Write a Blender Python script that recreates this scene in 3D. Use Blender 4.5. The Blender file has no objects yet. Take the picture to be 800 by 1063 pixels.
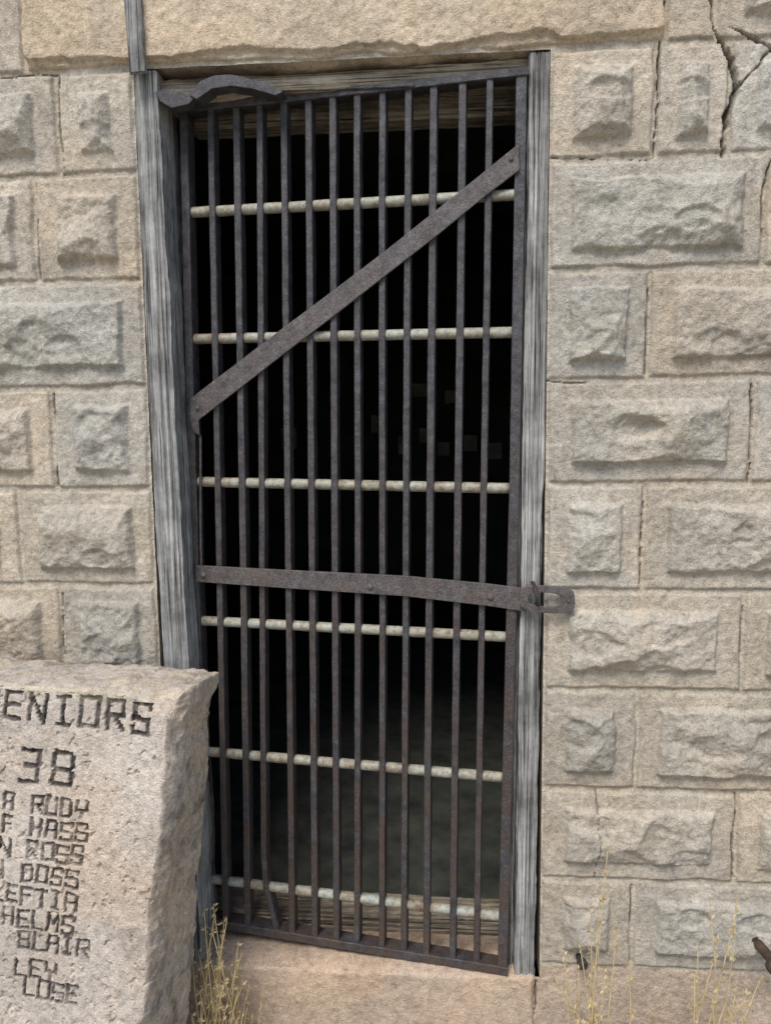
import bpy, math, random
import numpy as np
from mathutils import Vector, Matrix

random.seed(7); rng=np.random.RandomState(7)
scn=bpy.context.scene
scn.view_settings.view_transform='Standard'; scn.view_settings.look='None'; scn.view_settings.exposure=0

# ------------------------------------------------------------ camera
F=800.0; CX=400.0; CY=531.5
C=np.array([0.0,-1.6,1.62])
def nrm(v): v=np.array(v,float); return v/np.linalg.norm(v)
dn=nrm([80,7069,800]); lf=np.array([-10400,28,800.0]); lf=nrm(lf-dn*lf.dot(dn))
Xc=-lf; Zc=-dn; Yc=np.cross(Zc,Xc)
R=np.stack([Xc,Yc,Zc],1)
right_w=R[0]; down_w=R[1]; fwd_w=R[2]
def ray(px,py):
    return right_w*((px-CX)/F)+down_w*((py-CY)/F)+fwd_w
def P(px,py,y=0.0):
    d=ray(px,py); t=(y-C[1])/d[1]; return C+d*t
def PP(px,py,p0,n):
    d=ray(px,py); t=(np.dot(p0,n)-np.dot(C,n))/np.dot(d,n); return C+d*t
cam=bpy.data.cameras.new("camera"); camo=bpy.data.objects.new("camera",cam); scn.collection.objects.link(camo)
cam.sensor_fit='VERTICAL'; cam.sensor_height=24; cam.lens=F/1063*24; cam.clip_start=0.02; cam.clip_end=500
M=Matrix(((right_w[0],-down_w[0],-fwd_w[0],C[0]),(right_w[1],-down_w[1],-fwd_w[1],C[1]),(right_w[2],-down_w[2],-fwd_w[2],C[2]),(0,0,0,1)))
camo.matrix_world=M; scn.camera=camo

# ------------------------------------------------------------ noise
def _h(ix,iy,s):
    h=(ix.astype(np.int64)*374761393+iy.astype(np.int64)*668265263+s*974634777)&0xffffffff
    h=((h^(h>>13))*1274126177)&0xffffffff
    h=(h^(h>>16))&0xffff
    return h/65535.0*2-1
def vn(x,y,s=0):
    x=np.asarray(x,float)+100.37*(s%7); y=np.asarray(y,float)+51.7*(s%5)
    x0=np.floor(x); y0=np.floor(y); fx=x-x0; fy=y-y0
    fx=fx*fx*(3-2*fx); fy=fy*fy*(3-2*fy)
    a=_h(x0,y0,s);b=_h(x0+1,y0,s);c=_h(x0,y0+1,s);d=_h(x0+1,y0+1,s)
    return (a*(1-fx)+b*fx)*(1-fy)+(c*(1-fx)+d*fx)*fy
def fbm(x,y,f,o=4,s=0,g=0.5):
    r=0;a=1;t=0
    for i in range(o):
        c,sn=math.cos(i*0.9+0.4),math.sin(i*0.9+0.4)
        r=r+a*vn((x*c-y*sn)*f,(x*sn+y*c)*f,s+i*13); t+=a; a*=g; f*=2.03
    return r/t
def ss(a,b,x):
    t=np.clip((x-a)/(b-a),0,1); return t*t*(3-2*t)

# ------------------------------------------------------------ mesh helpers
def mk(name,verts,quads=None,faces=None,col=None,mat=None,smooth=True,parent=None):
    me=bpy.data.meshes.new(name)
    if quads is not None:
        verts=np.ascontiguousarray(verts,np.float32); quads=np.ascontiguousarray(quads,np.int32)
        me.vertices.add(len(verts)); me.vertices.foreach_set('co',verts.ravel())
        me.loops.add(quads.size); me.loops.foreach_set('vertex_index',quads.ravel())
        me.polygons.add(len(quads)); me.polygons.foreach_set('loop_start',np.arange(0,quads.size,4,dtype=np.int32))
        me.update(calc_edges=True)
    else:
        me.from_pydata([tuple(v) for v in verts],[],faces)
    me.validate()
    if smooth: me.polygons.foreach_set('use_smooth',np.ones(len(me.polygons),bool))
    if col is not None:
        ca=me.color_attributes.new('Col','FLOAT_COLOR','POINT')
        c4=np.ones((len(me.vertices),4),np.float32); c4[:,:3]=col; ca.data.foreach_set('color',c4.ravel())
    me.update()
    ob=bpy.data.objects.new(name,me); scn.collection.objects.link(ob)
    if mat: me.materials.append(mat)
    if parent: ob.parent=parent
    return ob
def gridquads(nx,nz,mask=None):
    i=np.arange(nx-1);j=np.arange(nz-1)
    I,J=np.meshgrid(i,j,indexing='ij')
    a=I*nz+J
    q=np.stack([a,a+nz,a+nz+1,a+1],-1)
    if mask is not None: q=q[mask]
    return q.reshape(-1,4)
def sweep(name,path,ring,A,B,disp=None,mat=None,parent=None,smooth=False,cap=True,scale=None):
    path=[np.array(p,float) for p in path]; n=len(ring); V=[];Fc=[]
    for i,p in enumerate(path):
        a=A[i] if isinstance(A,list) else A; b=B[i] if isinstance(B,list) else B
        s=1 if scale is None else scale[i]
        for j,(u,v) in enumerate(ring):
            du,dv=disp(i,j,u,v) if disp else (0,0)
            V.append(p+a*(u*s+du)+b*(v*s+dv))
    for i in range(len(path)-1):
        for j in range(n):
            k=(j+1)%n; Fc.append((i*n+j,i*n+k,(i+1)*n+k,(i+1)*n+j))
    if cap:
        Fc.append(tuple(range(n))[::-1]); m=(len(path)-1)*n; Fc.append(tuple(m+j for j in range(n)))
    return mk(name,V,faces=Fc,mat=mat,smooth=smooth,parent=parent)
def rectring(w,d,b=0.0015):
    w/=2
    return [(-w+b,0),(w-b,0),(w,b),(w,d-b),(w-b,d),(-w+b,d),(-w,d-b),(-w,b)]
def circ(r,n=14): return [(r*math.cos(2*math.pi*k/n),r*math.sin(2*math.pi*k/n)) for k in range(n)]
def lerp(a,b,n): return [np.array(a)+(np.array(b)-np.array(a))*t for t in np.linspace(0,1,n)]
def polypath(pts,n):
    out=[]
    for a,b in zip(pts[:-1],pts[1:]): out+=lerp(a,b,n)[:-1]
    out.append(np.array(pts[-1])); return out
def fixn(ob):
    import bmesh
    bm=bmesh.new(); bm.from_mesh(ob.data); bmesh.ops.recalc_face_normals(bm,faces=bm.faces); bm.to_mesh(ob.data); bm.free()
def join(name,obs,parent=None,mat=None):
    V=[];Fc=[];sm=[]
    for o in obs:
        k=len(V); V+= [tuple(v.co) for v in o.data.vertices]
        for p in o.data.polygons: Fc.append(tuple(k+i for i in p.vertices)); sm.append(p.use_smooth)
    m=mat or obs[0].data.materials[0]
    for o in obs: bpy.data.objects.remove(o)
    ob=mk(name,V,faces=Fc,mat=m,smooth=False,parent=parent)
    ob.data.polygons.foreach_set('use_smooth',sm)
    return ob
def plate(name,poly,depthv,mat,parent=None,holes=None):
    n=len(poly); V=[np.array(p) for p in poly]+[np.array(p)+depthv for p in poly]
    Fc=[tuple(range(n)),tuple(range(2*n-1,n-1,-1))]+[(i,(i+1)%n,n+(i+1)%n,n+i) for i in range(n)]
    ob=mk(name,V,faces=Fc,mat=mat,smooth=False,parent=parent); fixn(ob)
    md=ob.modifiers.new("bevel",'BEVEL'); md.width=0.0012; md.segments=2; md.limit_method='ANGLE'
    return ob
def empty(name,loc,parent=None):
    e=bpy.data.objects.new(name,None); scn.collection.objects.link(e); e.location=loc
    if parent: e.parent=parent
    e.empty_display_size=0.1
    return e

# ------------------------------------------------------------ materials
def newmat(name):
    m=bpy.data.materials.new(name); m.use_nodes=True; nt=m.node_tree; b=nt.nodes['Principled BSDF']
    return m,nt,b
def N(nt,t,**k):
    n=nt.nodes.new(t)
    for a,v in k.items(): setattr(n,a,v)
    return n
def noise(nt,vec,scale,detail=6,rough=0.6,dist=0):
    n=N(nt,'ShaderNodeTexNoise'); n.inputs['Scale'].default_value=scale; n.inputs['Detail'].default_value=detail
    n.inputs['Roughness'].default_value=rough; n.inputs['Distortion'].default_value=dist
    nt.links.new(vec,n.inputs['Vector']); return n.outputs['Fac']
def ramp(nt,fac,stops):
    r=N(nt,'ShaderNodeValToRGB'); nt.links.new(fac,r.inputs['Fac']); e=r.color_ramp.elements
    while len(e)<len(stops): e.new(0.5)
    for k,(p,c) in zip(e,stops): k.position=p; k.color=(c[0],c[1],c[2],1) if isinstance(c,(tuple,list)) else (c,c,c,1)
    return r.outputs['Color']
def mix(nt,a,b,fac,mode='MIX'):
    m=N(nt,'ShaderNodeMix',data_type='RGBA',blend_type=mode)
    for s,v in ((m.inputs[6],a),(m.inputs[7],b),(m.inputs[0],fac)):
        if isinstance(v,(int,float)) : s.default_value=v
        elif isinstance(v,(tuple,list)): s.default_value=(v[0],v[1],v[2],1)
        else: nt.links.new(v,s)
    return m.outputs[2]
def bump(nt,h,dist,strength,b,prev=None):
    n=N(nt,'ShaderNodeBump'); n.inputs['Distance'].default_value=dist; n.inputs['Strength'].default_value=strength
    nt.links.new(h,n.inputs['Height'])
    if prev is not None: nt.links.new(prev,n.inputs['Normal'])
    nt.links.new(n.outputs['Normal'],b.inputs['Normal']); return n.outputs['Normal']
def objco(nt,scale=None):
    t=N(nt,'ShaderNodeTexCoord').outputs['Object']
    if scale:
        m=N(nt,'ShaderNodeMapping'); m.inputs['Scale'].default_value=scale; nt.links.new(t,m.inputs['Vector']); return m.outputs['Vector']
    return t
def N_mul(nt,s,k):
    n=N(nt,'ShaderNodeMath',operation='MULTIPLY'); nt.links.new(s,n.inputs[0]); n.inputs[1].default_value=k; return n.outputs[0]

def stone_mat(name,speck=0.5,pits=0.5,warm=0.5):
    m,nt,b=newmat(name); co=objco(nt)
    a=N(nt,'ShaderNodeAttribute',attribute_name='Col').outputs['Color']
    midn=noise(nt,co,60,5,0.75); fin=noise(nt,co,330,2,0.8)
    mid=ramp(nt,midn,[(0.32,0.66),(0.5,1.03),(0.66,1.28)])
    c=mix(nt,a,mid,0.8,'MULTIPLY')
    sp=ramp(nt,fin,[(0.34,0.5),(0.5,1.05),(0.66,1.55)])
    c=mix(nt,c,sp,speck,'MULTIPLY')
    pf=ramp(nt,midn,[(0.28,1.0),(0.36,0.0)])
    c=mix(nt,c,mix(nt,c,(0.36,0.32,0.29),1.0,'MULTIPLY'),N_mul(nt,pf,pits))
    st=ramp(nt,noise(nt,co,3.4,5,0.65,0.6),[(0.45,0.0),(0.68,1.0)])
    c=mix(nt,c,mix(nt,c,(1.08,0.92,0.74),1.0,'MULTIPLY'),N_mul(nt,st,warm))
    st2=ramp(nt,noise(nt,co,9,5,0.72,0.3),[(0.50,0.0),(0.68,1.0)])
    c=mix(nt,c,mix(nt,c,(0.72,0.72,0.74),1.0,'MULTIPLY'),N_mul(nt,st2,0.55))
    nt.links.new(c,b.inputs['Base Color']); b.inputs['Roughness'].default_value=0.95; b.inputs['Specular IOR Level'].default_value=0.15
    n1=bump(nt,midn,0.010,0.7,b)
    bump(nt,fin,0.003,0.9,b,n1)
    return m
M_stone=stone_mat("rock_faced_block",0.40,0.5,0.4)
M_slab=stone_mat("weathered_concrete",0.38,0.9,0.5)
def wood_mat(name,scale,dark,midc,light,rs=1):
    m,nt,b=newmat(name); co=objco(nt,scale)
    f=noise(nt,co,1.0,6,0.72,0.25)
    c=ramp(nt,f,[(0.30,dark),(0.46,midc),(0.66,light)])
    co2=objco(nt); pt=ramp(nt,noise(nt,co2,9,5,0.75),[(0.35,0.55),(0.65,1.22)])
    c=mix(nt,c,pt,1.0,'MULTIPLY')
    cr=ramp(nt,noise(nt,objco(nt,tuple(s*(2.4 if s>20 else 1.1) for s in scale)),1.0,4,0.6),[(0.35,0.12),(0.43,1.0)])
    c=mix(nt,c,cr,0.85,'MULTIPLY')
    nt.links.new(c,b.inputs['Base Color']); b.inputs['Roughness'].default_value=0.9; b.inputs['Specular IOR Level'].default_value=0.2
    n1=bump(nt,f,0.006,0.9,b); bump(nt,cr,0.003,0.8,b,n1)
    return m
M_wood=wood_mat("weathered_grey_wood",(110,110,3.2),(.09,.084,.078),(.34,.33,.31),(.60,.585,.555))
M_woodh=wood_mat("weathered_brown_wood",(3.5,90,90),(.06,.048,.036),(.34,.28,.205),(.64,.56,.44))
def iron_mat(name,base,base2,rust,ramt=0.5,rough=0.6):
    m,nt,b=newmat(name); co=objco(nt)
    c=ramp(nt,noise(nt,co,45,6,0.7),[(0.35,base),(0.65,base2)])
    rf=ramp(nt,noise(nt,co,14,6,0.75),[(0.6-ramt*0.25,0.0),(0.72-ramt*0.2,1.0)])
    sx=N(nt,'ShaderNodeSeparateXYZ'); nt.links.new(co,sx.inputs[0])
    mr=N(nt,'ShaderNodeMapRange'); mr.inputs[1].default_value=1.9; mr.inputs[2].default_value=0.7; mr.inputs[3].default_value=0.2; mr.inputs[4].default_value=0.9
    nt.links.new(sx.outputs[2],mr.inputs[0])
    mm=N(nt,'ShaderNodeMath',operation='MULTIPLY'); nt.links.new(rf,mm.inputs[0]); nt.links.new(mr.outputs[0],mm.inputs[1])
    c=mix(nt,c,rust,mm.outputs[0])
    g=ramp(nt,noise(nt,co,330,3,0.85),[(0.34,0.4),(0.5,1.0),(0.66,1.9)])
    c=mix(nt,c,g,0.85,'MULTIPLY')
    nt.links.new(c,b.inputs['Base Color']); b.inputs['Roughness'].default_value=rough; b.inputs['Metallic'].default_value=0.2
    n1=bump(nt,noise(nt,co,260,4,0.8),0.002,0.9,b); bump(nt,noise(nt,co,60,3,0.6),0.003,0.5,b,n1)
    return m
M_iron=iron_mat("dark_iron",(.032,.031,.034),(.100,.098,.104),(.088,.060,.046),0.8,0.5)
M_strap=iron_mat("rusty_strap_iron",(.072,.063,.061),(.160,.140,.135),(.125,.088,.066),0.6,0.55)
def rod_mat():
    m,nt,b=newmat("patinated_pipe"); co=objco(nt)
    c=ramp(nt,noise(nt,co,16,6,0.75),[(0.32,(.15,.105,.07)),(0.45,(.31,.27,.20)),(0.58,(.38,.375,.31)),(0.72,(.27,.34,.31))])
    g=ramp(nt,noise(nt,co,90,5,0.85),[(0.34,0.35),(0.5,1.0),(0.66,1.35)])
    c=mix(nt,c,g,0.85,'MULTIPLY'); nt.links.new(c,b.inputs['Base Color']); b.inputs['Roughness'].default_value=0.6; b.inputs['Metallic'].default_value=0.1
    bump(nt,noise(nt,co,200,4,0.7),0.0015,0.8,b); return m
M_rod=rod_mat()
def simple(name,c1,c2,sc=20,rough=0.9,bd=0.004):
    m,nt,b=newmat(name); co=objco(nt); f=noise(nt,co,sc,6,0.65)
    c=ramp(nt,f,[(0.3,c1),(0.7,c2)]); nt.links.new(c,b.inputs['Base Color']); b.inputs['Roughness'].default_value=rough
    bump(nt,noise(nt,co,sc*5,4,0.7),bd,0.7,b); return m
M_ground=simple("dry_dirt",(.24,.21,.16),(.40,.35,.28),6,0.95,0.01)
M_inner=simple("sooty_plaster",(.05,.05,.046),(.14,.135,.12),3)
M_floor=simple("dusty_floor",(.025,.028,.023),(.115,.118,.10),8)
M_paper_spot=simple("faded_paper_and_bright_spot",(.35,.34,.31),(.75,.72,.66),9)
M_grass=simple("dry_straw",(.42,.31,.14),(.70,.56,.32),30,0.8,0.0005)
M_bolt=simple("black_iron",(.02,.019,.018),(.06,.05,.045),90,0.6,0.002)
M_rustbolt=simple("rusty_pipe_iron",(.03,.02,.015),(.11,.065,.045),60,0.7,0.002)

# ------------------------------------------------------------ WALL heightfield
BLD=empty("stone_building",(0,0,0))
BLD["label"]="tan rock-faced block building with rusty barred iron door"; BLD["category"]="building"
OX0=P(152,380)[0]; OX1=P(566,500)[0]
ZT=0.5*(P(60,74)[2]+P(630,49)[2])
ZB=P(600,1003)[2]
ZS=P(545,1014)[2]
YR=[48,165,280,394,503,613,716,819,913,1003]
YL=[75,182,293,403,507,607]
ZR=[P(620,y)[2] for y in YR]; ZL=[P(80,y)[2] for y in YL]
ZR[0]=ZL[0]=ZT
while len(ZL)<len(ZR): ZL.append(ZR[len(ZL)])
def wx(px,py): return P(px,py)[0]
XM0,XM1=-2.6,2.6
blocks=[]
def addc(z1,z0,xs,sgn):
    xs=list(xs); k=0
    while abs(xs[-1])<2.6: xs.append(xs[-1]+sgn*(0.43 if k%2==0 else 0.4)); k+=1
    for a,b in zip(xs[:-1],xs[1:]): blocks.append((min(a,b),max(a,b),z0,z1))
RJ=[[680,757],[793],[672,885],[780],[667,890],[770],[660,862],[763],[655,852]]
LJ=[[60,-40],[37],[-95],[57],[22,-70],[65]]
for i in range(9):
    ym=(YR[i]+YR[i+1])/2
    addc(ZR[i],ZR[i+1],[OX1]+[wx(p,ym) for p in RJ[i]],1)
for i in range(9):
    if i<5: ym=(YL[i]+YL[i+1])/2; j=[wx(p,ym) for p in LJ[i]]
    elif i==5: j=[wx(65,650)]
    else: j=[OX0-(0.22 if i%2 else 0.42)]
    addc(ZL[i],ZL[i+1],[OX0]+j,-1)
LX0=wx(24,40); LX1=wx(690,25); LZ1=ZT+0.245
addc(LZ1,ZT,[LX1,wx(742,25)],1); addc(LZ1,ZT,[LX0],-1)
zt=LZ1
k=0
while zt<2.75:
    addc(zt+0.22,zt,[-0.2*(k%2),0.4-0.2*(k%2)],1); addc(zt+0.22,zt,[-0.2*(k%2)],-1); zt+=0.22; k+=1
xlo=min(P(-12,1070)[0],P(-12,0)[0])-0.02; xhi=max(P(812,0)[0],P(812,1060)[0])+0.02
zlo=P(812,1070)[2]-0.03; zhi=P(812,-8)[2]+0.03
ST=0.0026
def coords(lo,a,b,hi,keys):
    v=list(np.arange(a,b,ST))+list(np.arange(lo,a,0.02))+list(np.arange(b,hi,0.02))+[hi]
    v=np.array(sorted(v)); 
    for kx in keys: v[np.argmin(abs(v-kx))]=kx
    return v
xs=coords(XM0,xlo,xhi,XM1,[OX0,OX1]); zs=coords(0.0,zlo,zhi,2.75,[ZT,ZS])
X,Z=np.meshgrid(xs,zs,indexing='ij')
warpx=0.0045*fbm(X,Z,14,4,91); warpz=0.0045*fbm(X,Z,14,4,92)
H=np.full(X.shape,-0.0030)+0.0035*fbm(X,Z,22,5,5)+0.0016*fbm(X,Z,120,3,6)
COL=np.zeros(X.shape+(3,)); COL[:]=(.57,.50,.40)
bl=0
for (x0,x1,z0,z1) in blocks:
    bl+=1
    i0,i1=np.searchsorted(xs,[x0-0.005,x1+0.005]); j0,j1=np.searchsorted(zs,[z0-0.005,z1+0.005])
    if i1-i0<2 or j1-j0<2: continue
    sl=(slice(i0,i1),slice(j0,j1)); x=X[sl]+warpx[sl]; z=Z[sl]+warpz[sl]
    r=np.random.RandomState(bl*17)
    dx=np.minimum(x-x0,x1-x); dz=np.minimum(z-z0,z1-z)
    d=np.minimum(dx,dz)
    jn=0.004+0.003*fbm(x,z,16,3,bl+2)
    inn=ss(-0.001,0.006,d-jn)
    h=H[sl]*(1-inn)+inn*(0.0030+0.0030*fbm(x,z,24,5,bl)+0.0016*fbm(x,z,110,4,bl+3))
    w=x1-x0; hh=z1-z0; m=0.042+r.uniform(-.005,.005)
    jit=0.006*fbm(x,z,20,5,bl+7,0.6)
    sx1=x-x0-m*1.08+jit; sx2=x1-x-m*1.08+jit; sz1=z-z0-m*.92+jit; sz2=z1-z-m*.92+jit
    dp=np.minimum(np.minimum(sx1,sx2),np.minimum(sz1,sz2))
    cx=(x0+x1)/2; cz=(z0+z1)/2; top=0.042+r.uniform(-.008,.004); rock=np.full(x.shape,top)
    wob=0.006*fbm(x,z,15,5,bl+51,0.55)
    for sd in (sx1,sx2,sz1,sz2):
        g=r.uniform(1.0,1.7); rock=np.minimum(rock,0.003+g*sd+wob*0.5)
        g2=r.uniform(0.45,0.85); rock=np.minimum(rock,r.uniform(0.007,0.013)+g2*sd+wob)
    for kk in range(6):
        ang=r.uniform(0,2*math.pi); g=r.uniform(0.08,0.30 if w>0.3 else 0.45); px=cx+r.uniform(-.3,.3)*(w-2*m); pz=cz+r.uniform(-.2,.2)*(hh-2*m)
        wb=0.004*fbm(x,z,26,4,bl*3+kk)
        rock=np.minimum(rock,np.maximum(r.uniform(0.028,0.041)+g*((x-px)*math.cos(ang)+(z-pz)*math.sin(ang)),0.013)+wb)
    for kk in range(3 if w>0.3 else 1):
        px=cx+r.uniform(-.40,.40)*(w-2*m); pz=cz+r.uniform(-.40,.3)*(hh-2*m); rx=r.uniform(.03,.06); rz=r.uniform(.018,.032)
        q=((x-px)/rx)**2+((z-pz)/rz)**2+0.7*fbm(x,z,28,4,bl*5+kk)
        rock=rock-0.007*ss(1.2,0.3,q)
    pan=ss(-0.002,0.004,dp)
    rock=np.maximum(rock,0.002)+pan*(0.0060*fbm(x,z,24,6,bl+11,0.58)-0.0045*np.abs(fbm(x,z,36,4,bl+12)))
    h=h+pan*0.002+rock*ss(-0.001,0.005,dp)
    H[sl]=np.where(d>-0.001,h,H[sl])
    t=r.uniform(0.88,1.1); wm=r.uniform(-0.02,0.02)
    cm=np.array([.54+wm,.475,.385-wm])*t; cp=np.array([.515+wm,.465,.388-wm*.7])*t
    c=cm[None,None]*(1-pan[...,None])+cp[None,None]*pan[...,None]
    c=c*(1+0.22*fbm(x,z,9,5,bl+20)[...,None])
    edge=inn[...,None]
    gl=np.exp(-((d-jn-0.001)/0.0022)**2)[...,None]*(0.18+0.18*fbm(x,z,12,3,bl+30)[...,None])
    c=COL[sl]*(1-edge)+c*edge; c=c*(1-gl)
    COL[sl]=np.where((d>-0.001)[...,None],c,COL[sl])
fm=ss(-0.003,0.006,ZB-Z+warpz*2)
H=H*(1-fm)+fm*(-0.002+0.006*fbm(X,Z,9,6,31)+0.0015*fbm(X,Z,130,3,32))
COL=COL*(1-fm[...,None])+fm[...,None]*np.array([.54,.425,.325])*(1+0.2*fbm(X,Z,8,4,33)[...,None])
def crack(pts,wd=0.003,dep=0.02,jx=0.005,br=0.35):
    global H,COL
    w=[P(a,b)[[0,2]] for a,b in pts]
    xa=min(p[0] for p in w)-.04; xb=max(p[0] for p in w)+.04; za=min(p[1] for p in w)-.04; zb=max(p[1] for p in w)+.04
    i0,i1=np.searchsorted(xs,[xa,xb]); j0,j1=np.searchsorted(zs,[za,zb]); sl=(slice(i0,i1),slice(j0,j1))
    x=X[sl]+jx*fbm(X[sl],Z[sl],22,5,44,0.6); z=Z[sl]+jx*fbm(X[sl],Z[sl],22,5,45,0.6)
    D=np.full(x.shape,9.)
    for p,q in zip(w[:-1],w[1:]):
        v=q-p; t=np.clip(((x-p[0])*v[0]+(z-p[1])*v[1])/(v@v),0,1); D=np.minimum(D,np.hypot(x-p[0]-t*v[0],z-p[1]-t*v[1]))
    wv=wd*np.clip(0.75+1.3*fbm(X[sl],Z[sl],17,4,46),0.05,2)
    f=1-ss(wv*0.4,wv*1.4+0.0004,D)
    f=f*ss(-br,0.05-br*0.3,fbm(X[sl],Z[sl],11,3,47))
    H[sl]-=dep*f; COL[sl]*=(1-0.6*f)[...,None]
crack([(733,-10),(741,25),(758,60),(764,90),(752,125),(750,162)],0.0036,0.03,0.012,1)
crack([(690,0),(684,50),(681,110),(678,163)],0.0026,0.02,0.004,1)
crack([(757,30),(790,45),(810,60)],0.0022,0.016,0.01)
crack([(764,90),(785,70),(800,52)],0.0016,0.01,0.01)
crack([(61,80),(63,130),(67,180)],0.0017,0.010,0.008)
crack([(37,190),(40,250),(42,292)],0.0015,0.010)
crack([(55,410),(58,460),(60,505)],0.0016,0.010)
crack([(64,615),(66,680)],0.0014,0.01)
crack([(672,300),(671,345),(669,390)],0.0020,0.013)
crack([(780,398),(778,450),(777,500)],0.0022,0.014,0.006,0.7)
crack([(667,520),(664,605)],0.0012,0.008)
crack([(770,630),(768,715)],0.0011,0.008)
crack([(763,825),(758,880),(760,910)],0.0020,0.014,0.006,0.7)
crack([(655,920),(653,995)],0.0014,0.01)
crack([(618,820),(622,870),(616,915)],0.0009,0.003,0.006)
crack([(800,165),(790,200),(793,275)],0.0022,0.014)
crack([(555,1020),(556,1045),(550,1063)],0.0020,0.012)
crack([(0,80),(30,76),(60,78)],0.0018,0.012)
crack([(572,163),(640,166),(700,164)],0.0012,0.006)
crack([(565,396),(600,398),(660,396)],0.0012,0.006)
Y=-H
mid_x=(xs[:-1]+xs[1:])/2; mid_z=(zs[:-1]+zs[1:])/2
MX,MZ=np.meshgrid(mid_x,mid_z,indexing='ij')
mask=~((MX>OX0)&(MX<OX1)&(MZ>ZS)&(MZ<ZT))
V=np.stack([X,Y,Z],-1).reshape(-1,3)
wall=mk("wall",V,quads=gridquads(len(xs),len(zs),mask),col=COL.reshape(-1,3),mat=M_stone,parent=BLD)
def qmesh(name,quads,mat,parent=BLD,smooth=False,col=None):
    V=[];Fc=[]
    for q in quads:
        k=len(V); V+=[tuple(v) for v in q]; Fc.append((k,k+1,k+2,k+3))
    return mk(name,V,faces=Fc,mat=mat,smooth=smooth,parent=parent,col=col)
TH=0.22
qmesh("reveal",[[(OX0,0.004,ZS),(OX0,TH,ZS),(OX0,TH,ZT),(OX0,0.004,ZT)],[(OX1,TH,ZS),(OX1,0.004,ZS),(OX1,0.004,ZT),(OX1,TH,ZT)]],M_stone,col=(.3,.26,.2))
RD=4.3; HT=2.80
qs=[[(XM0,TH,0),(OX0,TH,0),(OX0,TH,HT),(XM0,TH,HT)],[(OX1,TH,0),(XM1,TH,0),(XM1,TH,HT),(OX1,TH,HT)],[(OX0,TH,ZT),(OX1,TH,ZT),(OX1,TH,HT),(OX0,TH,HT)],[(OX0,TH,0),(OX1,TH,0),(OX1,TH,ZS),(OX0,TH,ZS)],
    [(XM0,0.012,0),(XM0,RD,0),(XM0,RD,HT),(XM0,0.012,HT)],[(XM1,RD,0),(XM1,0.012,0),(XM1,0.012,HT),(XM1,RD,HT)],
    [(XM0,RD,0),(XM1,RD,0),(XM1,RD,HT),(XM0,RD,HT)]]
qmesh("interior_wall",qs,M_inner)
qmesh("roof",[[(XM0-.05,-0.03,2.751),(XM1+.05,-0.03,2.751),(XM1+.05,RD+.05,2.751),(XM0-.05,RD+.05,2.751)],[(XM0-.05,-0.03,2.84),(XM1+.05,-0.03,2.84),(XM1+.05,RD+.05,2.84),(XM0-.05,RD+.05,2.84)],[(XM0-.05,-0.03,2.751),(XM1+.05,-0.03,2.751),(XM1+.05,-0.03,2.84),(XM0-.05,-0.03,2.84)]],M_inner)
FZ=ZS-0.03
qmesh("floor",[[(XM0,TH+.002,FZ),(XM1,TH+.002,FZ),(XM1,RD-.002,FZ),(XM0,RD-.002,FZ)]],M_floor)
for i,(px,py,sx,sz) in enumerate([(300,455,.12,.16),(420,462,.10,.14),(440,452,.07,.11),(460,466,.09,.10),(488,460,.1,.12),(512,468,.12,.12),(432,405,.16,.1),(470,412,.12,.1),(392,440,.1,.13)]):  # papers; the fourth sheet is a bright spot of light put in as pale colour
    c=P(px,py,RD-.03-0.004*i)
    qmesh("paper_and_bright_spot",[[(c[0]-sx/2,c[1],c[2]-sz/2),(c[0]+sx/2,c[1],c[2]-sz/2),(c[0]+sx/2,c[1],c[2]+sz/2),(c[0]-sx/2,c[1],c[2]+sz/2)]],M_paper_spot)

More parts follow.
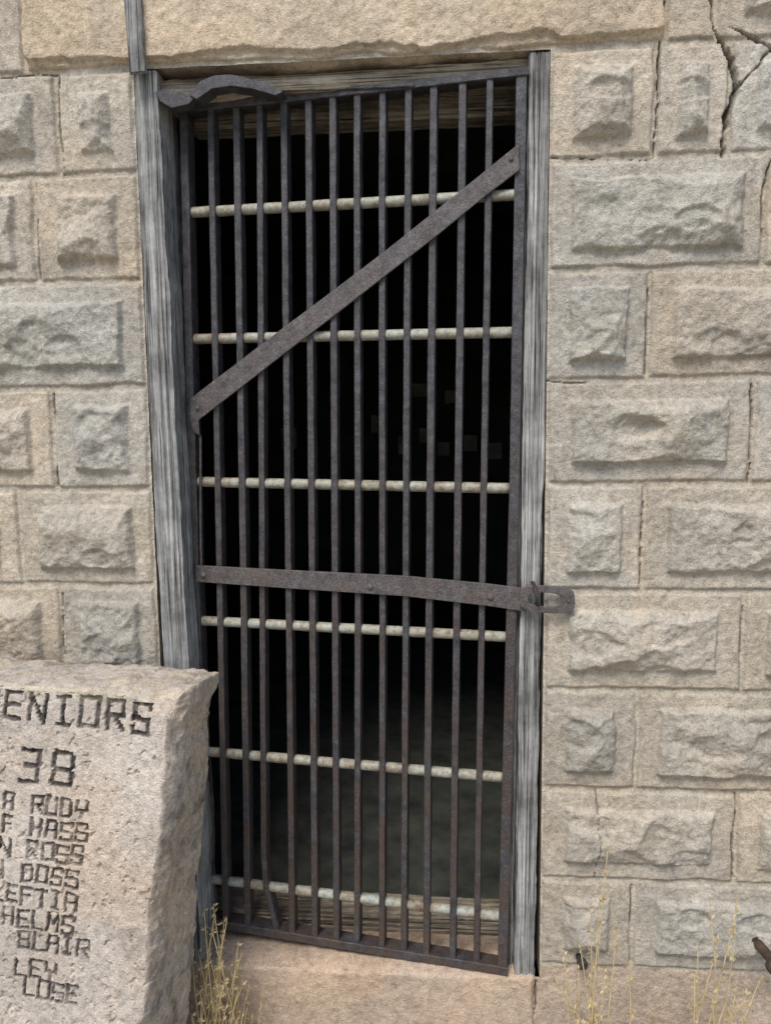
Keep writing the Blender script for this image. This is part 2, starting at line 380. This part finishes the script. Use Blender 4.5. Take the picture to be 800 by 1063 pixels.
# ------------------------------------------------------------ generic slab with detailed front
def slab(name,O,U,W,Nn,w,h,thick,step,hf,mat,parent=None,edge_r=0.008,edge_j=0.004,colf=None,seed=0,taper=None,rings=14,sidecol=None,back=None):
    nu=int(w/step)+1; nw=int(h/step)+1
    bk=Nn*-1 if back is None else back
    u=np.linspace(0,w,nu); v=np.linspace(0,h,nw); Uu,Vv=np.meshgrid(u,v,indexing='ij')
    d=np.minimum(np.minimum(Uu,w-Uu),np.minimum(Vv,h-Vv))
    hgt=hf(Uu,Vv); rr=edge_r*(1+0.9*fbm(Uu,Vv,14,4,seed+1)); t=np.clip(1-d/np.maximum(rr,1e-4),0,1); hgt=hgt-rr*(1-np.sqrt(1-t*t*0.98))
    k=1-ss(0,0.03,d)
    eu=edge_j*(0.7+fbm(Uu,Vv,11,5,seed+2))*k; 
    Us=Uu+np.where(Uu<w/2,1,-1)*eu*(1-ss(0,0.03,np.minimum(Uu,w-Uu)));
    ev=edge_j*(0.7+fbm(Uu,Vv,11,5,seed+3))*k
    Vs=Vv+np.where(Vv<h/2,1,-1)*ev*(1-ss(0,0.03,np.minimum(Vv,h-Vv)))
    Pt=O[None,None]+Us[...,None]*U+Vs[...,None]*W+hgt[...,None]*Nn
    verts=Pt.reshape(-1,3); quads=gridquads(nu,nw)
    col=colf(Uu,Vv,hgt).reshape(-1,3)
    idx=np.arange(nu*nw).reshape(nu,nw)
    loop=np.concatenate([idx[:,0],idx[-1,1:],idx[:-1,-1][::-1],idx[0,1:-1][::-1]])
    L=len(loop); base=verts[loop]; bcol=col[loop]; cur=loop; allv=[verts]; allq=[quads]; allc=[col]; off=len(verts)
    un=Uu.reshape(-1)[loop]; vv_=Vv.reshape(-1)[loop]
    nrmv=np.zeros((L,3))
    nrmv+=np.where(un<1e-6,-1,0)[:,None]*U+np.where(un>w-1e-6,1,0)[:,None]*U+np.where(vv_<1e-6,-1,0)[:,None]*W+np.where(vv_>h-1e-6,1,0)[:,None]*W
    sp=np.where((un<1e-6)|(un>w-1e-6),vv_+(un>1e-6)*7.3,un+3.1*(vv_>1e-6))
    th=thick if taper is None else taper(vv_)
    th=np.broadcast_to(th,(L,))
    for r in range(1,rings+1):
        f=r/rings; dep=th*f
        rn=edge_r*1.0*(math.sin(min(1,f*5)*math.pi/2))
        dj=rn*0.9+0.007*fbm(sp,dep,13,5,seed+9)*min(1,4*f)+0.0035*fbm(sp,dep,60,4,seed+10)
        if f==1: dj=dj-0.006
        pv=base+bk[None]*dep[:,None]+nrmv*dj[:,None]
        allv.append(pv); c=(sidecol(sp,dep) if sidecol else bcol*(1+0.1*fbm(sp,dep,20,3,seed)[:,None])); allc.append(c)
        new=np.arange(off,off+L); off+=L
        a=cur;b=np.roll(cur,-1);c2=np.roll(new,-1)
        allq.append(np.stack([a,new,c2,b],1)); cur=new
    cen=allv[-1].mean(0)[None]; allv.append(cen); allc.append(allc[-1][:1])
    q=[]
    Lh=L//2*2
    for i in range(0,Lh,2): q.append((cur[i],off,cur[(i+2)%L],cur[(i+1)%L]))
    allq.append(np.array(q))
    return mk(name,np.concatenate(allv),quads=np.concatenate(allq),col=np.concatenate(allc),mat=mat,parent=parent)
def hl(u,v):
    h=0.006*fbm(u,v,10,5,61)+0.0025*fbm(u,v,80,4,62)
    band=0.018+0.030*fbm(u,v*0.3,9,6,63,0.6)
    return h-0.010*(1-ss(band-0.002,band+0.002,v))
def cl(u,v,h):
    c=np.array([.64,.52,.38])[None,None]*(1+0.2*fbm(u,v,5,4,64)[...,None])
    g=ss(0.15,0.5,fbm(u,v,4,4,65))[...,None]; c=c*(1-0.4*g)+g*0.4*np.array([.50,.44,.36])
    return c
ex=np.array([1.,0,0]); ez=np.array([0,0,1.]); ey=np.array([0,1.,0])
slab("lintel",np.array([LX0,-0.014,ZT]),ex,ez,-ey,LX1-LX0,LZ1-ZT-0.004,0.225,0.0034,hl,M_stone,parent=BLD,edge_r=0.006,edge_j=0.009,colf=cl,seed=70)
def hs(u,v): return 0.008*fbm(u,v,9,5,81)-0.004+0.0015*fbm(u,v,120,3,82)
def cs(u,v,h): return np.array([.56,.43,.32])[None,None]*(1+0.24*fbm(u,v,7,4,83)[...,None])
slab("sill",np.array([OX0-.04,-0.010,ZS-0.22]),ex,ez,-ey,OX1-OX0+.03,0.224,0.26,0.0045,hs,M_stone,parent=BLD,edge_r=0.008,edge_j=0.004,colf=cs,seed=90)

# ------------------------------------------------------------ wooden door frame
FR=empty("door_frame",(0,0,0),BLD)
def wood(name,pa,pb,wid,dep,B,A,mat,parent,seed,gro=0.0028,wob=0.003,n=90):
    nf=16; w=wid/2
    ring=[(-w+2*w*k/nf,0) for k in range(nf+1)]+[(w,dep*0.33),(w,dep*.66),(w,dep),(0,dep),(-w,dep),(-w,dep*.66),(-w,dep*.33)]
    r=np.random.RandomState(seed); g=r.uniform(0,1,len(ring))**2*gro
    L=np.linalg.norm(np.array(pb)-np.array(pa)); ii=np.linspace(0,L,n)
    gn=vn(np.repeat(ii[:,None],len(ring),1)*4,np.arange(len(ring))[None]*3.3+seed,seed)
    ed=fbm(np.repeat(ii[:,None],2,1),np.array([[0.,5.]]),9,5,seed+5,0.65)
    def disp(i,j,u,v):
        edge=abs(u)/w
        du=ed[i,0 if u<0 else 1]*wob*(edge**4); dv=0
        if 0<j<nf: dv=g[j]*(0.8+gn[i,j])
        elif j in(0,nf): dv=0.003+0.002*gn[i,j]
        else: dv=0.001*gn[i,j]
        return du,dv
    o=sweep(name,lerp(pa,pb,n),ring,A,B,disp,mat,parent,smooth=False); fixn(o); return o
def zdir(a,b): 
    v=nrm(b-a); A=nrm(np.cross(v,ey))
    return A*(1 if A[0]>0 else -1)
yj=0.004
a=P(149,73,yj); b=P(182.5,688,yj); e=b+(b-a)*0.52; e=a+(e-a)*((a[2]-ZS-.004)/(a[2]-e[2]))
S=np.linalg.norm(P(150,70,yj)-P(178,70,yj))
a[2]=min(a[2],ZT-0.003)
wood("jamb",a,e,S,0.12,ey,zdir(a,e),M_wood,FR,11,gro=0.005,wob=0.006,n=140)
a=P(561,52,yj); e=P(544,1017,yj)
a[2]=min(a[2],ZT-0.003)
wood("jamb",a,e,np.linalg.norm(P(550,500,yj)-P(572,500,yj)),0.12,ey,zdir(a,e),M_wood,FR,12,gro=0.005,wob=0.005,n=140)
a=P(547,74,0.03); e=P(529,1010,0.03); wood("stop",a,e,0.012,0.08,ey,zdir(a,e),M_wood,FR,13,n=40)
a=P(130,-60,-0.03); e=P(142,74,-0.03)
wood("batten",a,e,0.034,0.014,ey,zdir(a,e),M_wood,FR,14,n=50,wob=0.007)
xa=OX0+0.07; xb=OX1-0.03
z1=ZT-0.010
wood("header",np.array([OX0+.005,0.030,z1-.020]),np.array([OX1-.005,0.025,z1-.014]),0.036,0.10,ey,ez,M_woodh,FR,15,gro=0.008,wob=0.008,n=120)
za=P(360,108,0.14)[2]
wood("header",np.array([xa,0.135,za]),np.array([xb,0.13,za+.004]),0.085,0.06,ey,ez,M_woodh,FR,16,gro=0.004)
zt0=P(370,943,0.15)[2]; zt1=FZ+.002
wood("threshold",np.array([OX0+.03,0.128,(zt0+zt1)/2]),np.array([OX1-.03,0.122,(zt0+zt1)/2]),zt0-zt1,0.09,ey,ez,M_woodh,FR,17,gro=0.007,wob=0.006,n=120)

# ------------------------------------------------------------ barred door
KT=math.tan(math.radians(6.2)); G0=P(533,500,0.0); Ng=-nrm([KT,1,0]); Ug=nrm([1,-KT,0])
def PG(px,py,off=0.0): return PP(px,py,G0+Ng*off,Ng)
DR=empty("barred_door",tuple(PG(540,1005)),BLD)
DR["label"]="dark iron barred door, sagging and slightly ajar"
DRo=np.array(DR.location)
def setp(o):
    o.matrix_parent_inverse=Matrix.Translation(-Vector(DRo)); return o
def bar(name,pts,w,dep,mat,seed,off=0.0,n=14,jit=0.0005,bowa=0.0018):
    path=polypath([PG(x,y,off) for x,y in pts],n)
    ring=rectring(w,dep); m=len(path)
    jj=vn(np.arange(m)[:,None]*1.3+seed*9.1,np.arange(8)[None]*2.7,seed); bow=fbm(np.linspace(0,1,m),np.full(m,seed*3.3),2.0,1,seed)*bowa
    bow2=fbm(np.linspace(0,1,m),np.full(m,seed*1.7+9),2.0,1,seed+3)*bowa
    def disp(i,j,u,v): return jj[i,j]*jit+bow[i],jj[i,(j+3)%8]*jit+bow2[i]
    A=[]
    for i in range(m):
        t=nrm(path[min(i+1,m-1)]-path[max(i-1,0)]); a=nrm(np.cross(t,Ng)); 
        if np.dot(a,Ug+ez*0.3)<0: a=-a
        A.append(a)
    o=sweep(name,path,ring,A,-Ng,disp,mat,DR); fixn(o); return setp(o)
topx=[218,244,269,294,320,345,371,397,423,450,480,508]
botx=[234,257,280,303,326,349,371,395,419,443,468,493]
def ty(x): return 112-0.106*(x-187)
def by(x): return 957+0.165*(x-213)
rb=np.random.RandomState(3)
for i,(a,b) in enumerate(zip(topx,botx)):
    b=b+rb.uniform(-1.2,1.2); a=a+rb.uniform(-.8,.8)
    pts=[(a,ty(a)),(b,by(b))]
    if i==2: pts=[(a,ty(a)),(270.5,500),(273,890),(276,922),(282,945),(289,by(289)+1)]
    bar("bar",pts,0.0140+rb.uniform(-.001,.001),0.030,M_iron,20+i,n=40 if i!=2 else 12)
bar("stile",[(190,112),(197,400),(213,958)],0.018,0.036,M_iron,41,off=0.002)
bar("stile",[(542,74),(534,500),(521,1010)],0.021,0.036,M_iron,42,off=0.002)
bar("rail",[(183,113),(330,97),(549,73)],0.016,0.040,M_iron,43,off=0.004,n=24)
bar("rail",[(208,957),(360,983),(527,1010)],0.020,0.040,M_iron,44,off=0.004,n=24)
bar("strap",[(286,95),(350,91),(430,87)],0.008,0.05,M_iron,45,off=0.007)
RL=[((193,221),(539,202)),((198,352),(534,345)),((200,500),(529,507)),((205,644),(526,661)),((214,780),(523,807)),((211,911),(521,951))]
for i,(p,q) in enumerate(RL):
    pa=PG(*p,-0.015); pb=PG(*q,-0.015); t=nrm(pb-pa); A=nrm(np.cross(t,Ng)); 
    n=60; r=0.0112
    jj=fbm(np.arange(n)[:,None]*0.05,np.arange(14)[None]*0.1+i*4,9,3,60+i)
    o=sweep("rod",lerp(pa,pb,n),circ(r),A,Ng,lambda a_,b_,u,v:(jj[a_,b_]*.0008,jj[a_,(b_+5)%14]*.0008),M_rod,DR,smooth=True); fixn(o); setp(o)
def rivet(px,py,off,r=0.0065,parent=None):
    c=PG(px,py,off); path=[c+Ng*(r*0.65*math.sin(t)) for t in np.linspace(0,math.pi/2,5)]; sc=[max(0.05,math.cos(t)) for t in np.linspace(0,math.pi/2,5)]
    o=sweep("rivet",path,circ(r,12),Ug,ez,None,M_strap,parent,smooth=True,scale=sc); fixn(o); return o
br=plate("diagonal_brace",[PG(x,y,0.0072) for x,y in [(197,414),(230,389),(290,343),(345,302),(400,260),(450,220),(490,188),(538,149),(539,176),(500,206),(455,243),(410,278),(350,325),(300,363),(250,402),(206,436),(207,452),(201,449),(197,436)]],-Ng*0.006,M_strap,DR); setp(br)
setp(rivet(530,165,0.008,.005,DR)); setp(rivet(205,424,0.008,.005,DR))
def strip(pts_top,pts_bot,off,th,name):
    return plate(name,[PG(x,y,off) for x,y in pts_top]+[PG(x,y,off) for x,y in pts_bot[::-1]],-Ng*th,M_strap)
h1=strip([(203,587),(300,592),(420,598),(505,606),(545,611)],[(203,604),(300,611),(420,619),(505,629),(545,635)],0.0085,0.007,"hasp")
def ringplate(outer,inner,offs,th):
    n=len(outer); O=[PG(x,y,offs) for x,y in outer]; I=[PG(x,y,offs) for x,y in inner]
    V=O+I+[p-Ng*th for p in O]+[p-Ng*th for p in I]; Fc=[]
    for i in range(n):
        k=(i+1)%n; Fc+=[(i,k,n+k,n+i),(2*n+i,3*n+i,3*n+k,2*n+k),(i,2*n+i,2*n+k,k),(n+i,n+k,3*n+k,3*n+i)]
    o=mk("x",V,faces=Fc,mat=M_strap,smooth=False); fixn(o)
    md=o.modifiers.new("b",'BEVEL'); md.width=0.001; md.limit_method='ANGLE'; return o
cxp,cyp=568,622.5; outer=[];inner=[]
for k in range(32):
    t=2*math.pi*k/32; c_,s_=math.cos(t),math.sin(t)
    ox=28.5*math.copysign(abs(c_)**0.55,c_); oy=14.2*math.copysign(abs(s_)**0.55,s_)
    ix=17*math.copysign(abs(c_)**0.7,c_)
    outer.append((cxp+ox,cyp+oy+0.05*ox)); inner.append((cxp-3+ix,cyp+7.2*math.copysign(abs(s_)**0.7,s_)+0.05*ix))
h2=ringplate(outer,inner,0.0150,0.006)
h3=[rivet(x,y,0.0085,0.0075) for x,y in [(211,597),(384,609),(509,620)]]+[rivet(590,624,0.015,.0045)]
def bake(o):
    dg=bpy.context.evaluated_depsgraph_get(); me=bpy.data.meshes.new_from_object(o.evaluated_get(dg)); o.modifiers.clear(); o.data=me; return o
for o in (h1,h2): bake(o)
setp(join("hasp",[h1,h2]+h3,DR,M_strap))
c=P(555,616,0.0); path=[];
for t in np.linspace(-math.pi/2,math.pi/2,14): path.append(c+np.array([0.004*math.sin(t*1.0),-0.010-0.022*math.cos(t),-0.022*math.sin(t)]))
path=[path[0]+ey*0.02]+path+[path[-1]+ey*0.02]
AA=[];BB=[]
for i in range(len(path)):
    t=nrm(path[min(i+1,len(path)-1)]-path[max(i-1,0)]); AA.append(ex); BB.append(nrm(np.cross(t,ex)))
o=sweep("staple",path,circ(0.0038,10),AA,BB,None,M_bolt,FR,smooth=True); fixn(o)
pl=plate("hinge_plate",[P(x,y,0.0) for x,y in [(161,95),(176,92),(192,96),(202,101),(196,108),(178,112),(166,105)]],ey*0.03,M_iron,DR); setp(pl)
pl=plate("hinge_plate",[P(x,y,-0.004) for x,y in [(196,98),(208,84),(222,78),(240,77),(262,82),(280,88),(294,95),(286,99),(262,92),(240,89),(220,92),(204,103)]],ey*0.04,M_iron,DR); setp(pl)
bar("hinge_pin",[(207,452),(208,560),(209,588)],0.005,0.005,M_strap,77,off=0.001)

# ------------------------------------------------------------ bolts in the wall
def bolt(px,py,r,l,up=0,mat=None):
    c=P(px,py,-0.002); d=nrm([0.15,-1,up]); a=nrm(np.cross(d,ez)); b=np.cross(d,a)
    path=[c-d*0.02,c,c+d*l*.25,c+d*l*.25,c+d*l,c+d*l,c+d*(l+.012),c+d*(l+.015)]; sc=[.7,.7,.7,.55,.55,1.1,1.1,.9]
    o=sweep("wall_bolt",path,circ(r,12),a,b,None,mat or M_bolt,BLD,scale=sc); fixn(o)
bolt(600,992,0.010,0.02); bolt(780,972,0.019,0.085,0.0,M_rustbolt)

# ------------------------------------------------------------ carved slab
yaw=math.radians(8); lean=math.radians(4)
n0=np.array([-math.sin(yaw),-math.cos(yaw),0]); Ns=nrm(n0*math.cos(lean)+ez*math.sin(lean))
K=P(184,722,-0.27); B_=PP(150,1063,K,Ns); Ws=nrm(K-B_); Us_=nrm(K-PP(0,706,K,Ns))
w_=0.62; h_=K[2]/Ws[2]
O=K-Us_*w_-Ws*h_
G2=np.linalg.inv(np.array([[1,Us_@Ws],[Us_@Ws,1]]))
def uv(px,py):
    p=PP(px,py,K,Ns)-O; r=G2@np.array([p@Us_,p@Ws]); return float(r[0]),float(r[1])
FONT={'S':[[(1,.85),(1,1),(0,1),(0,.52),(1,.48),(1,0),(0,0),(0,.15)]],
'E':[[(1,1),(0,1),(0,0),(1,0)],[(0,.5),(.8,.5)]],'N':[[(0,0),(0,1),(1,0),(1,1)]],'I':[[(.5,0),(.5,1)],[(.15,1),(.85,1)],[(.15,0),(.85,0)]],
'O':[[(0,0),(0,1),(1,1),(1,0),(0,0)]],'R':[[(0,0),(0,1),(1,1),(1,.5),(0,.5)],[(.4,.5),(1,0)]],
'3':[[(0,1),(.9,1),(1,.9),(1,.6),(.8,.5),(.3,.5)],[(.8,.5),(1,.4),(1,.1),(.9,0),(0,0)]],
'8':[[(.2,.5),(0,.62),(0,.9),(.1,1),(.9,1),(1,.9),(1,.62),(.8,.5),(.2,.5),(0,.38),(0,.1),(.1,0),(.9,0),(1,.1),(1,.38),(.8,.5)]],
'A':[[(0,0),(0,.85),(.15,1),(.85,1),(1,.85),(1,0)],[(0,.45),(1,.45)]],'U':[[(0,1),(0,0),(1,0),(1,1)]],
'D':[[(0,0),(0,1),(.8,1),(1,.85),(1,.15),(.8,0),(0,0)]],'Y':[[(0,1),(0,.5),(1,.5),(1,1)],[(.5,.5),(.5,0)]],'F':[[(0,0),(0,1),(1,1)],[(0,.52),(.8,.52)]],
'H':[[(0,0),(0,1)],[(1,0),(1,1)],[(0,.5),(1,.5)]],'L':[[(0,1),(0,0),(1,0)]],'T':[[(.5,0),(.5,1)],[(0,1),(1,1)]],'M':[[(0,0),(0,1),(.5,.45),(1,1),(1,0)]],
'B':[[(0,0),(0,1),(.95,1),(.95,.55),(0,.5)],[(.8,.5),(1,.42),(1,0),(0,0)]],'W':[[(0,1),(0,0),(.5,.5),(1,0),(1,1)]]}
segs=[]
def text(s,px_right,py_base,pitch,hpx,hw,dep,shear=0.0,seed=0,fill=0.7):
    r=np.random.RandomState(seed)
    x1,y1=uv(px_right,py_base); x0,_=uv(px_right-pitch,py_base); pit=x1-x0; hh=uv(px_right,py_base-hpx)[1]-y1
    n=len(s)
    for i,ch in enumerate(s):
        if ch==' ': continue
        lx=x1-(n-i)*pit+pit*(1-fill)/2; cw=pit*fill; jy=r.uniform(-.05,.05)*hh; jw=r.uniform(.88,1.08)
        for pl in FONT[ch]:
            pts=[(lx+p[0]*cw*jw+p[1]*shear*hh+r.uniform(-.05,.05)*cw,y1+jy+p[1]*hh+r.uniform(-.03,.03)*hh) for p in pl]
            for a,b in zip(pts[:-1],pts[1:]): segs.append((*a,*b,hw*r.uniform(.9,1.12),dep))
text("SENIORS",160,762,28,30,0.0046,0.008,0.0,1,0.66)
text("38",80,817,33,33,0.0050,0.008,0.0,2,0.62)
for i,(s,xr,yb) in enumerate([("A RUDY",92,851),("F HASS",91,875),("N ROSS",87,899),("W DOSS",81,923),("LEFTIA",80,947),("HELMS",77,971),("BLAIR",92,996),("LEY",59,1020),("LOSE",82,1044)]):
    text(s,xr,yb,15.6,17.5,0.0035,0.006,0.0,10+i,0.70)
GD=None
def hsl(u,v):
    global GD
    h=0.004*fbm(u,v,7,5,101)+0.0018*fbm(u,v,60,5,102)
    pit=fbm(u,v,70,3,103); h=h-0.0045*ss(0.34,0.55,pit)
    G=np.zeros(u.shape); us=u[:,0]; vs=v[0]
    xw=u+0.0028*fbm(u,v,90,4,104); yw=v+0.0028*fbm(u,v,90,4,105)
    for (a,b,c,d,hw,dep) in segs:
        i0,i1=np.searchsorted(us,[min(a,c)-.012,max(a,c)+.012]); j0,j1=np.searchsorted(vs,[min(b,d)-.012,max(b,d)+.012])
        if i1-i0<1 or j1-j0<1: continue
        sl=(slice(i0,i1),slice(j0,j1)); x=xw[sl];y=yw[sl]; Ls=math.hypot(c-a,d-b)+1e-6
        k=max(1,round(Ls/(hw*1.75)))
        t=np.clip(((x-a)*(c-a)+(y-b)*(d-b))/Ls**2,0,1); tq=np.round(t*k)/k
        D1=np.hypot(x-a-t*(c-a),y-b-t*(d-b))
        D2=np.maximum(abs(x-a-tq*(c-a)),abs(y-b-tq*(d-b)))
        g=np.maximum((1-ss(hw*0.75,hw*1.1,D2)),0.65*(1-ss(hw*0.5,hw*1.0,D1)))
        G[sl]=np.maximum(G[sl],g*dep)
    G*=np.clip(0.85+0.7*fbm(u,v,40,4,106),0.3,1)
    GD=G
    return h-G-0.018*ss(0.03,0.0,(w_-u)*0.7+(h_-v)-0.03+0.02*fbm(u,v,20,4,107))
def csl(u,v,h):
    c=np.array([.61,.53,.45])[None,None]*np.ones(u.shape+(1,))
    c=c*(1+0.22*fbm(u,v,6,5,111)[...,None])
    dark=ss(0.2,0.55,fbm(u,v,16,5,114,0.65))[...,None]*0.5; c=c*(1-dark)+dark*np.array([.31,.265,.23])
    wl=ss(0.2,0.5,fbm(u,v,10,5,115,0.65))[...,None]*0.5; c=c*(1-wl)+wl*np.array([.70,.64,.56])
    g=np.clip(GD/0.0046,0,1)[...,None]*np.clip(0.88+0.35*fbm(u,v,45,4,112)[...,None],0,1); c=c*(1-g)+g*np.array([.085,.073,.068])
    top=(1-ss(0.0,0.022,h_-v+0.03*fbm(u,v,18,4,113)))
    c=c*(1-0.5*top[...,None])+top[...,None]*0.5*np.array([.62,.53,.36])
    return c
def ssl(sp,dep):
    c=np.array([.56,.49,.415])[None]*(1+0.3*fbm(sp,dep,14,5,121)[:,None])
    l=ss(0.1,0.4,fbm(sp,dep,30,5,122,0.65))[:,None]*0.6; c=c*(1-l)+l*np.array([.64,.54,.38])
    l=ss(0.12,0.42,fbm(sp,dep,24,5,123,0.65))[:,None]*0.6; return c*(1-l)+l*np.array([.22,.20,.175])
sb=slab("carved_stone_slab",O,Us_,Ws,Ns,w_,h_,0.15,0.0013,hsl,M_slab,edge_r=0.010,edge_j=0.010,colf=csl,seed=130,taper=lambda v:0.15+0.06*(1-v/h_),rings=50,sidecol=ssl)
sb["label"]="weathered pale stone slab with carved class names leaning by wall"; sb["category"]="engraved stone"

g=mk("ground",[(-60,-60,0),(60,-60,0),(60,60,0),(-60,60,0)],faces=[(0,1,2,3)],mat=M_ground,smooth=False); g["kind"]="structure"

# ------------------------------------------------------------ dry grass
def stalk(pts,r0,r1,V,Fc):
    n=5;k=len(V);m=len(pts)
    for i,p in enumerate(pts):
        r=r0+(r1-r0)*i/(m-1)
        for j in range(n):
            t=2*math.pi*j/n; V.append((p[0]+r*math.cos(t),p[1]+r*math.sin(t),p[2]))
    for i in range(m-1):
        for j in range(n): Fc.append((k+i*n+j,k+i*n+(j+1)%n,k+(i+1)*n+(j+1)%n,k+(i+1)*n+j))
def seedhead(p,s,V,Fc,r):
    for _ in range(5):
        d=nrm(r.normal(size=3)+[0,0,.7]); a=nrm(np.cross(d,[.3,.5,.1])); q=p+d*s; k=len(V)
        V.extend([tuple(p),tuple(p+d*s*.5+a*s*.18),tuple(q),tuple(p+d*s*.5-a*s*.18)]); Fc.append((k,k+1,k+2,k+3))
def clump(label,tops,basepx,y,seed,rr=0.0012,extra=0):
    r=np.random.RandomState(seed); V=[];Fc=[]; bs=P(basepx,1063,y); bs=np.array([bs[0],y,0.0])
    tips=[P(a,b,y-0.02) for a,b in tops]
    for _ in range(extra):
        t=tips[r.randint(len(tips))]; tips.append(np.array([t[0]+r.uniform(-.04,.04),t[1]+r.uniform(-.04,.03),t[2]-r.uniform(0,.16)]))
    for t in tips:
        b=bs+np.array([r.uniform(-.035,.035),r.uniform(-.03,.02),0]); bend=r.uniform(-.03,.03); pts=[]
        for f in np.linspace(0,1,16):
            p=b*(1-f)+t*f; p=p+np.array([0,0.01*math.sin(f*6),0])
            p[0]=b[0]+(t[0]-b[0])*f**1.8+bend*math.sin(f*math.pi)
            pts.append(p)
        stalk(pts,rr*1.2,rr*0.5,V,Fc)
        for f in (8,10,12,13,14,15):
            if r.rand()<0.75: seedhead(pts[f],0.012,V,Fc,r)
    o=mk("dry_grass",V,faces=Fc,mat=M_grass,smooth=False); o["label"]=label; o["category"]="grass"; o["kind"]="stuff"; return o
clump("dense clump of dry straw grass beside door sill",[(222,940),(214,975),(236,955),(245,1000),(216,1010),(252,1022),(228,990),(218,1030),(240,1040),(232,968)],232,-0.06,1,0.0019,70)
clump("thin dry grass stalks in front of wall",[(630,882),(622,935),(640,962),(602,985),(652,1000),(628,1010),(612,1040)],628,-0.10,2,0.0021,8)
clump("curved dry weed stalks in front of wall",[(764,924),(735,930),(745,975),(720,1010),(790,1010),(762,1030)],722,-0.10,3,0.0021,8)

# ------------------------------------------------------------ light
w=bpy.data.worlds.new("World"); scn.world=w; w.use_nodes=True; nt=w.node_tree
sky=nt.nodes.new('ShaderNodeTexSky'); sky.sky_type='NISHITA'; sky.sun_disc=False
el=math.radians(55); az=math.radians(198)
sky.sun_elevation=el; sky.sun_rotation=az
bg=nt.nodes['Background']; bg.inputs['Strength'].default_value=0.15; nt.links.new(sky.outputs[0],bg.inputs['Color'])
sl=bpy.data.lights.new("sun",'SUN'); sl.energy=3.1; sl.angle=math.radians(26); sl.color=(1,.96,.90)
so=bpy.data.objects.new("sun",sl); scn.collection.objects.link(so)
sd=Vector((math.sin(az)*math.cos(el),math.cos(az)*math.cos(el),math.sin(el)))
so.rotation_euler=sd.to_track_quat('Z','Y').to_euler(); so.location=(0,-4,6)
